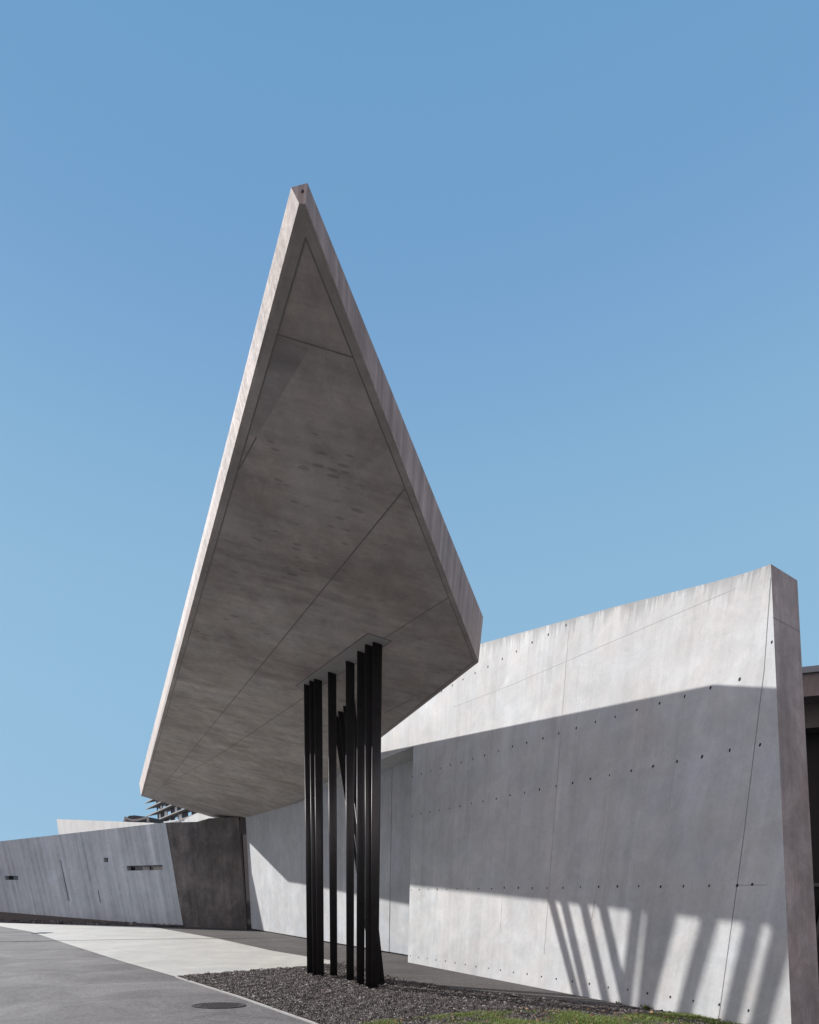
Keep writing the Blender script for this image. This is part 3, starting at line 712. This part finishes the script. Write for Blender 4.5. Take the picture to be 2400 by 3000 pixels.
# ---------------------------------------------------------------- steel columns
cb, ct = D['col_b'], D['col_t']
labs = ['upright black steel column farthest left in the cluster',
        'upright black column second from the left, partly hidden behind the third',
        'upright black column at the right edge of the three standing close together',
        'upright black column standing alone between the left trio and the middle',
        'upright black column in the middle of the row, leaning ones showing on its left',
        'upright black column just left of the two overlapping at the right end',
        'upright black column half hidden behind the nearest one at the right end',
        'nearest black column, upright, farthest right of the row',
        'leaning black column farthest back, top just right of the lone upright one',
        'leaning black column whose top shows left of the middle upright column',
        'leaning black column crossing behind the middle upright column',
        'leaning black column whose foot shows right of the nearest upright one']
for k, (b_, t_) in enumerate(zip(cb, ct)):
    b_, t_ = V(b_), V(t_); r = .075; n = 44
    d = (t_-b_).normalized(); b_ = b_-d*.06
    th = math.radians(10); ca, sa = math.cos(th), math.sin(th); me_v = []
    for i in range(n):   # flat bar section with rounded corners and a slightly domed face
        a = 2*math.pi*i/n; cx, cy = math.cos(a), math.sin(a)
        x = .072*math.copysign(abs(cx)**.55, cx); y = .0185*math.copysign(abs(cy)**.7, cy)
        me_v.append(b_+V((x*ca-y*sa, x*sa+y*ca, 0)))
    L_ = d*(t_-b_).length
    tv = []
    for p in me_v:   # meet the soffit plane exactly
        q = p-b_; tt = (5.908-.206*p.x-.0864*p.y-p.z)/(.206*d.x+.0864*d.y+d.z); tv.append(p+d*(tt+.01))
    fcs = [(i, (i+1) % n, n+(i+1) % n, n+i) for i in range(n)]
    loc = V(b_)
    o = mesh('steel_column', [p-loc for p in me_v]+[p-loc for p in tv], fcs+[tuple(range(n))[::-1], tuple(range(n, 2*n))], M['black'], smooth=True)
    o.location = loc
    for p in o.data.polygons:
        if len(p.vertices) > 4: p.use_smooth = False
    tag(o, labs[k], 'column', 'black columns under the canopy')
# ---------------------------------------------------------------- far building with projecting slabs
tw = empty('slab_tower', V(D['tw0'])); tag(tw, 'dark multi storey building with projecting slabs seen beneath the canopy', 'building')
P0 = V(D['tw0']); P0.z = 0; td = V(D['tw_d']); tn = V(D['tw_n']); tn = V((tn.x, tn.y, 0))
levels = [28.4, 26.8, 25.1, 23.57, 21.8, 19.84, 17.9, 16]
for i, z in enumerate(levels):
    st_ = [0.5, .3, .4, .6, 1.5, 5.5, 9, 12][i]
    m = MB(); q = P0+td*st_+V((0, 0, z))
    qq = (q, q+td*46, q+td*46-tn*4, q-tn*4+td*9, q-tn*1.4+td*5.2); m.prism(qq, [p+V((0, 0, .25)) for p in qq])
    m.build('floor_slab', M['slabdark'], tw)
m = MB(); q = P0+td*6.5-tn*1.3; m.prism([q, q+td*36, q+td*36-tn*9, q-tn*9], [p+V((0, 0, 30)) for p in (q, q+td*36, q+td*36-tn*9, q-tn*9)])
m.build('dark_facade', M['darkbody'], tw)
rnd = random.Random(5)
wz = {28.4: 0}
spec = []
for zi in range(1, len(levels)-1):
    z0_ = levels[zi+1]+.42; z1_ = levels[zi]-.12
    s = 7.0+zi*.3
    while s < 40:
        wd = rnd.choice([1.6, 2.2, 2.6]); gap = rnd.choice([.5, .7, 3.4, 4.5])
        spec.append((s, s+wd, z0_, z1_)); s += wd+gap
for s_a, s_b, z0_, z1_ in spec:
    m = MB(); q = P0+td*s_a-tn*1.25
    fo = MB(); fo.box(q+V((0, 0, z0_-.06))-td*.08, td*(s_b-s_a+.16), -tn*.14, V((0, 0, z1_-z0_+.12)))
    wf = fo.build('window', M['black'], tw)
    m.box(q+V((0, 0, z0_))+tn*.05, td*(s_b-s_a), -tn*.1, V((0, 0, z1_-z0_)))
    m.build('pane', M['white'] if rnd.random() < .35 else M['mirror'], wf)
# dark roof left of it
P = [V(p) for p in D['droof']]
rf = blade(P, 6, (-.3, -.95, 0), 'dark_roof', M['darkbody']); tag(rf, 'low dark flat roof with a curved pale rail, left of the slab building', 'roof')
m = MB(); rp = [V(p) for p in D['rail']]
for a_, b_ in zip(rp, rp[1:]): m.bar(a_, b_, .28, .25, V((-.3, -.95, 0)))
m.build('curved_rail', M['kerb'], rf)

# ---------------------------------------------------------------- small things on the ground
def weed(loc, n, h, seed, label):
    r = random.Random(seed); m = MB(); loc = V(loc)
    for i in range(n):
        a = r.uniform(0, 6.283); l = h*r.uniform(.5, 1.2); el = r.uniform(.3, 1.3); wd = l*r.uniform(.16, .3)
        d = V((math.cos(a)*math.cos(el), math.sin(a)*math.cos(el), math.sin(el))); s = V((-math.sin(a), math.cos(a), 0))
        p0 = V((r.uniform(-.03, .03), r.uniform(-.03, .03), 0)); q = p0+d*l*.55+s*wd; q2 = p0+d*l*.55-s*wd; t_ = p0+d*l-V((0, 0, l*.15))
        m.add([p0, q, t_, q2], [(0, 1, 2, 3)])
    o = m.build('weed', M['leafgreen']); o.location = loc; tag(o, label, 'weed', 'weeds at the foot of the tall wall'); return o
M['leafgreen'] = island('weed_leaves', [(.05, .09, .02), (.10, .13, .03), (.13, .08, .04)], .6, .4, .3)
for s, off, n, h, lb in ((5.98, .05, 40, .085, 'tallest little weed at the foot of the tall wall, under the middle column shadow'),
                      (6.35, .07, 36, .06, 'low weed at the wall foot just right of the tallest one'),
                      (6.75, .10, 50, .07, 'broad leafy weed at the wall foot, nearest the wall end'),
                      (5.55, .05, 20, .045, 'small weed at the wall foot, farthest left of the four')):
    p = A+tW*s+nW*off; weed((p.x, p.y, .01), n, h, int(s*100), lb)
dg_ = empty('shadow_spot_grate', (-13.2, 21.9, 0)); tag(dg_, 'small dark grate put for a shadow spot at the edge of the pale path on the left', 'drain')  # dark grate added in place of a shadow spot on the ground
m = MB(); m.box(V((-13.5, 21.6, .005)), V((.6, 0, 0)), V((0, .6, 0)), V((0, 0, .012))); m.build('frame', M['iron'], dg_)
for i in range(5):
    m = MB(); m.box(V((-13.43+i*.1, 21.65, .018)), V((.05, 0, 0)), V((0, .5, 0)), V((0, 0, .006))); m.build('bar', M['metalroof'], dg_)
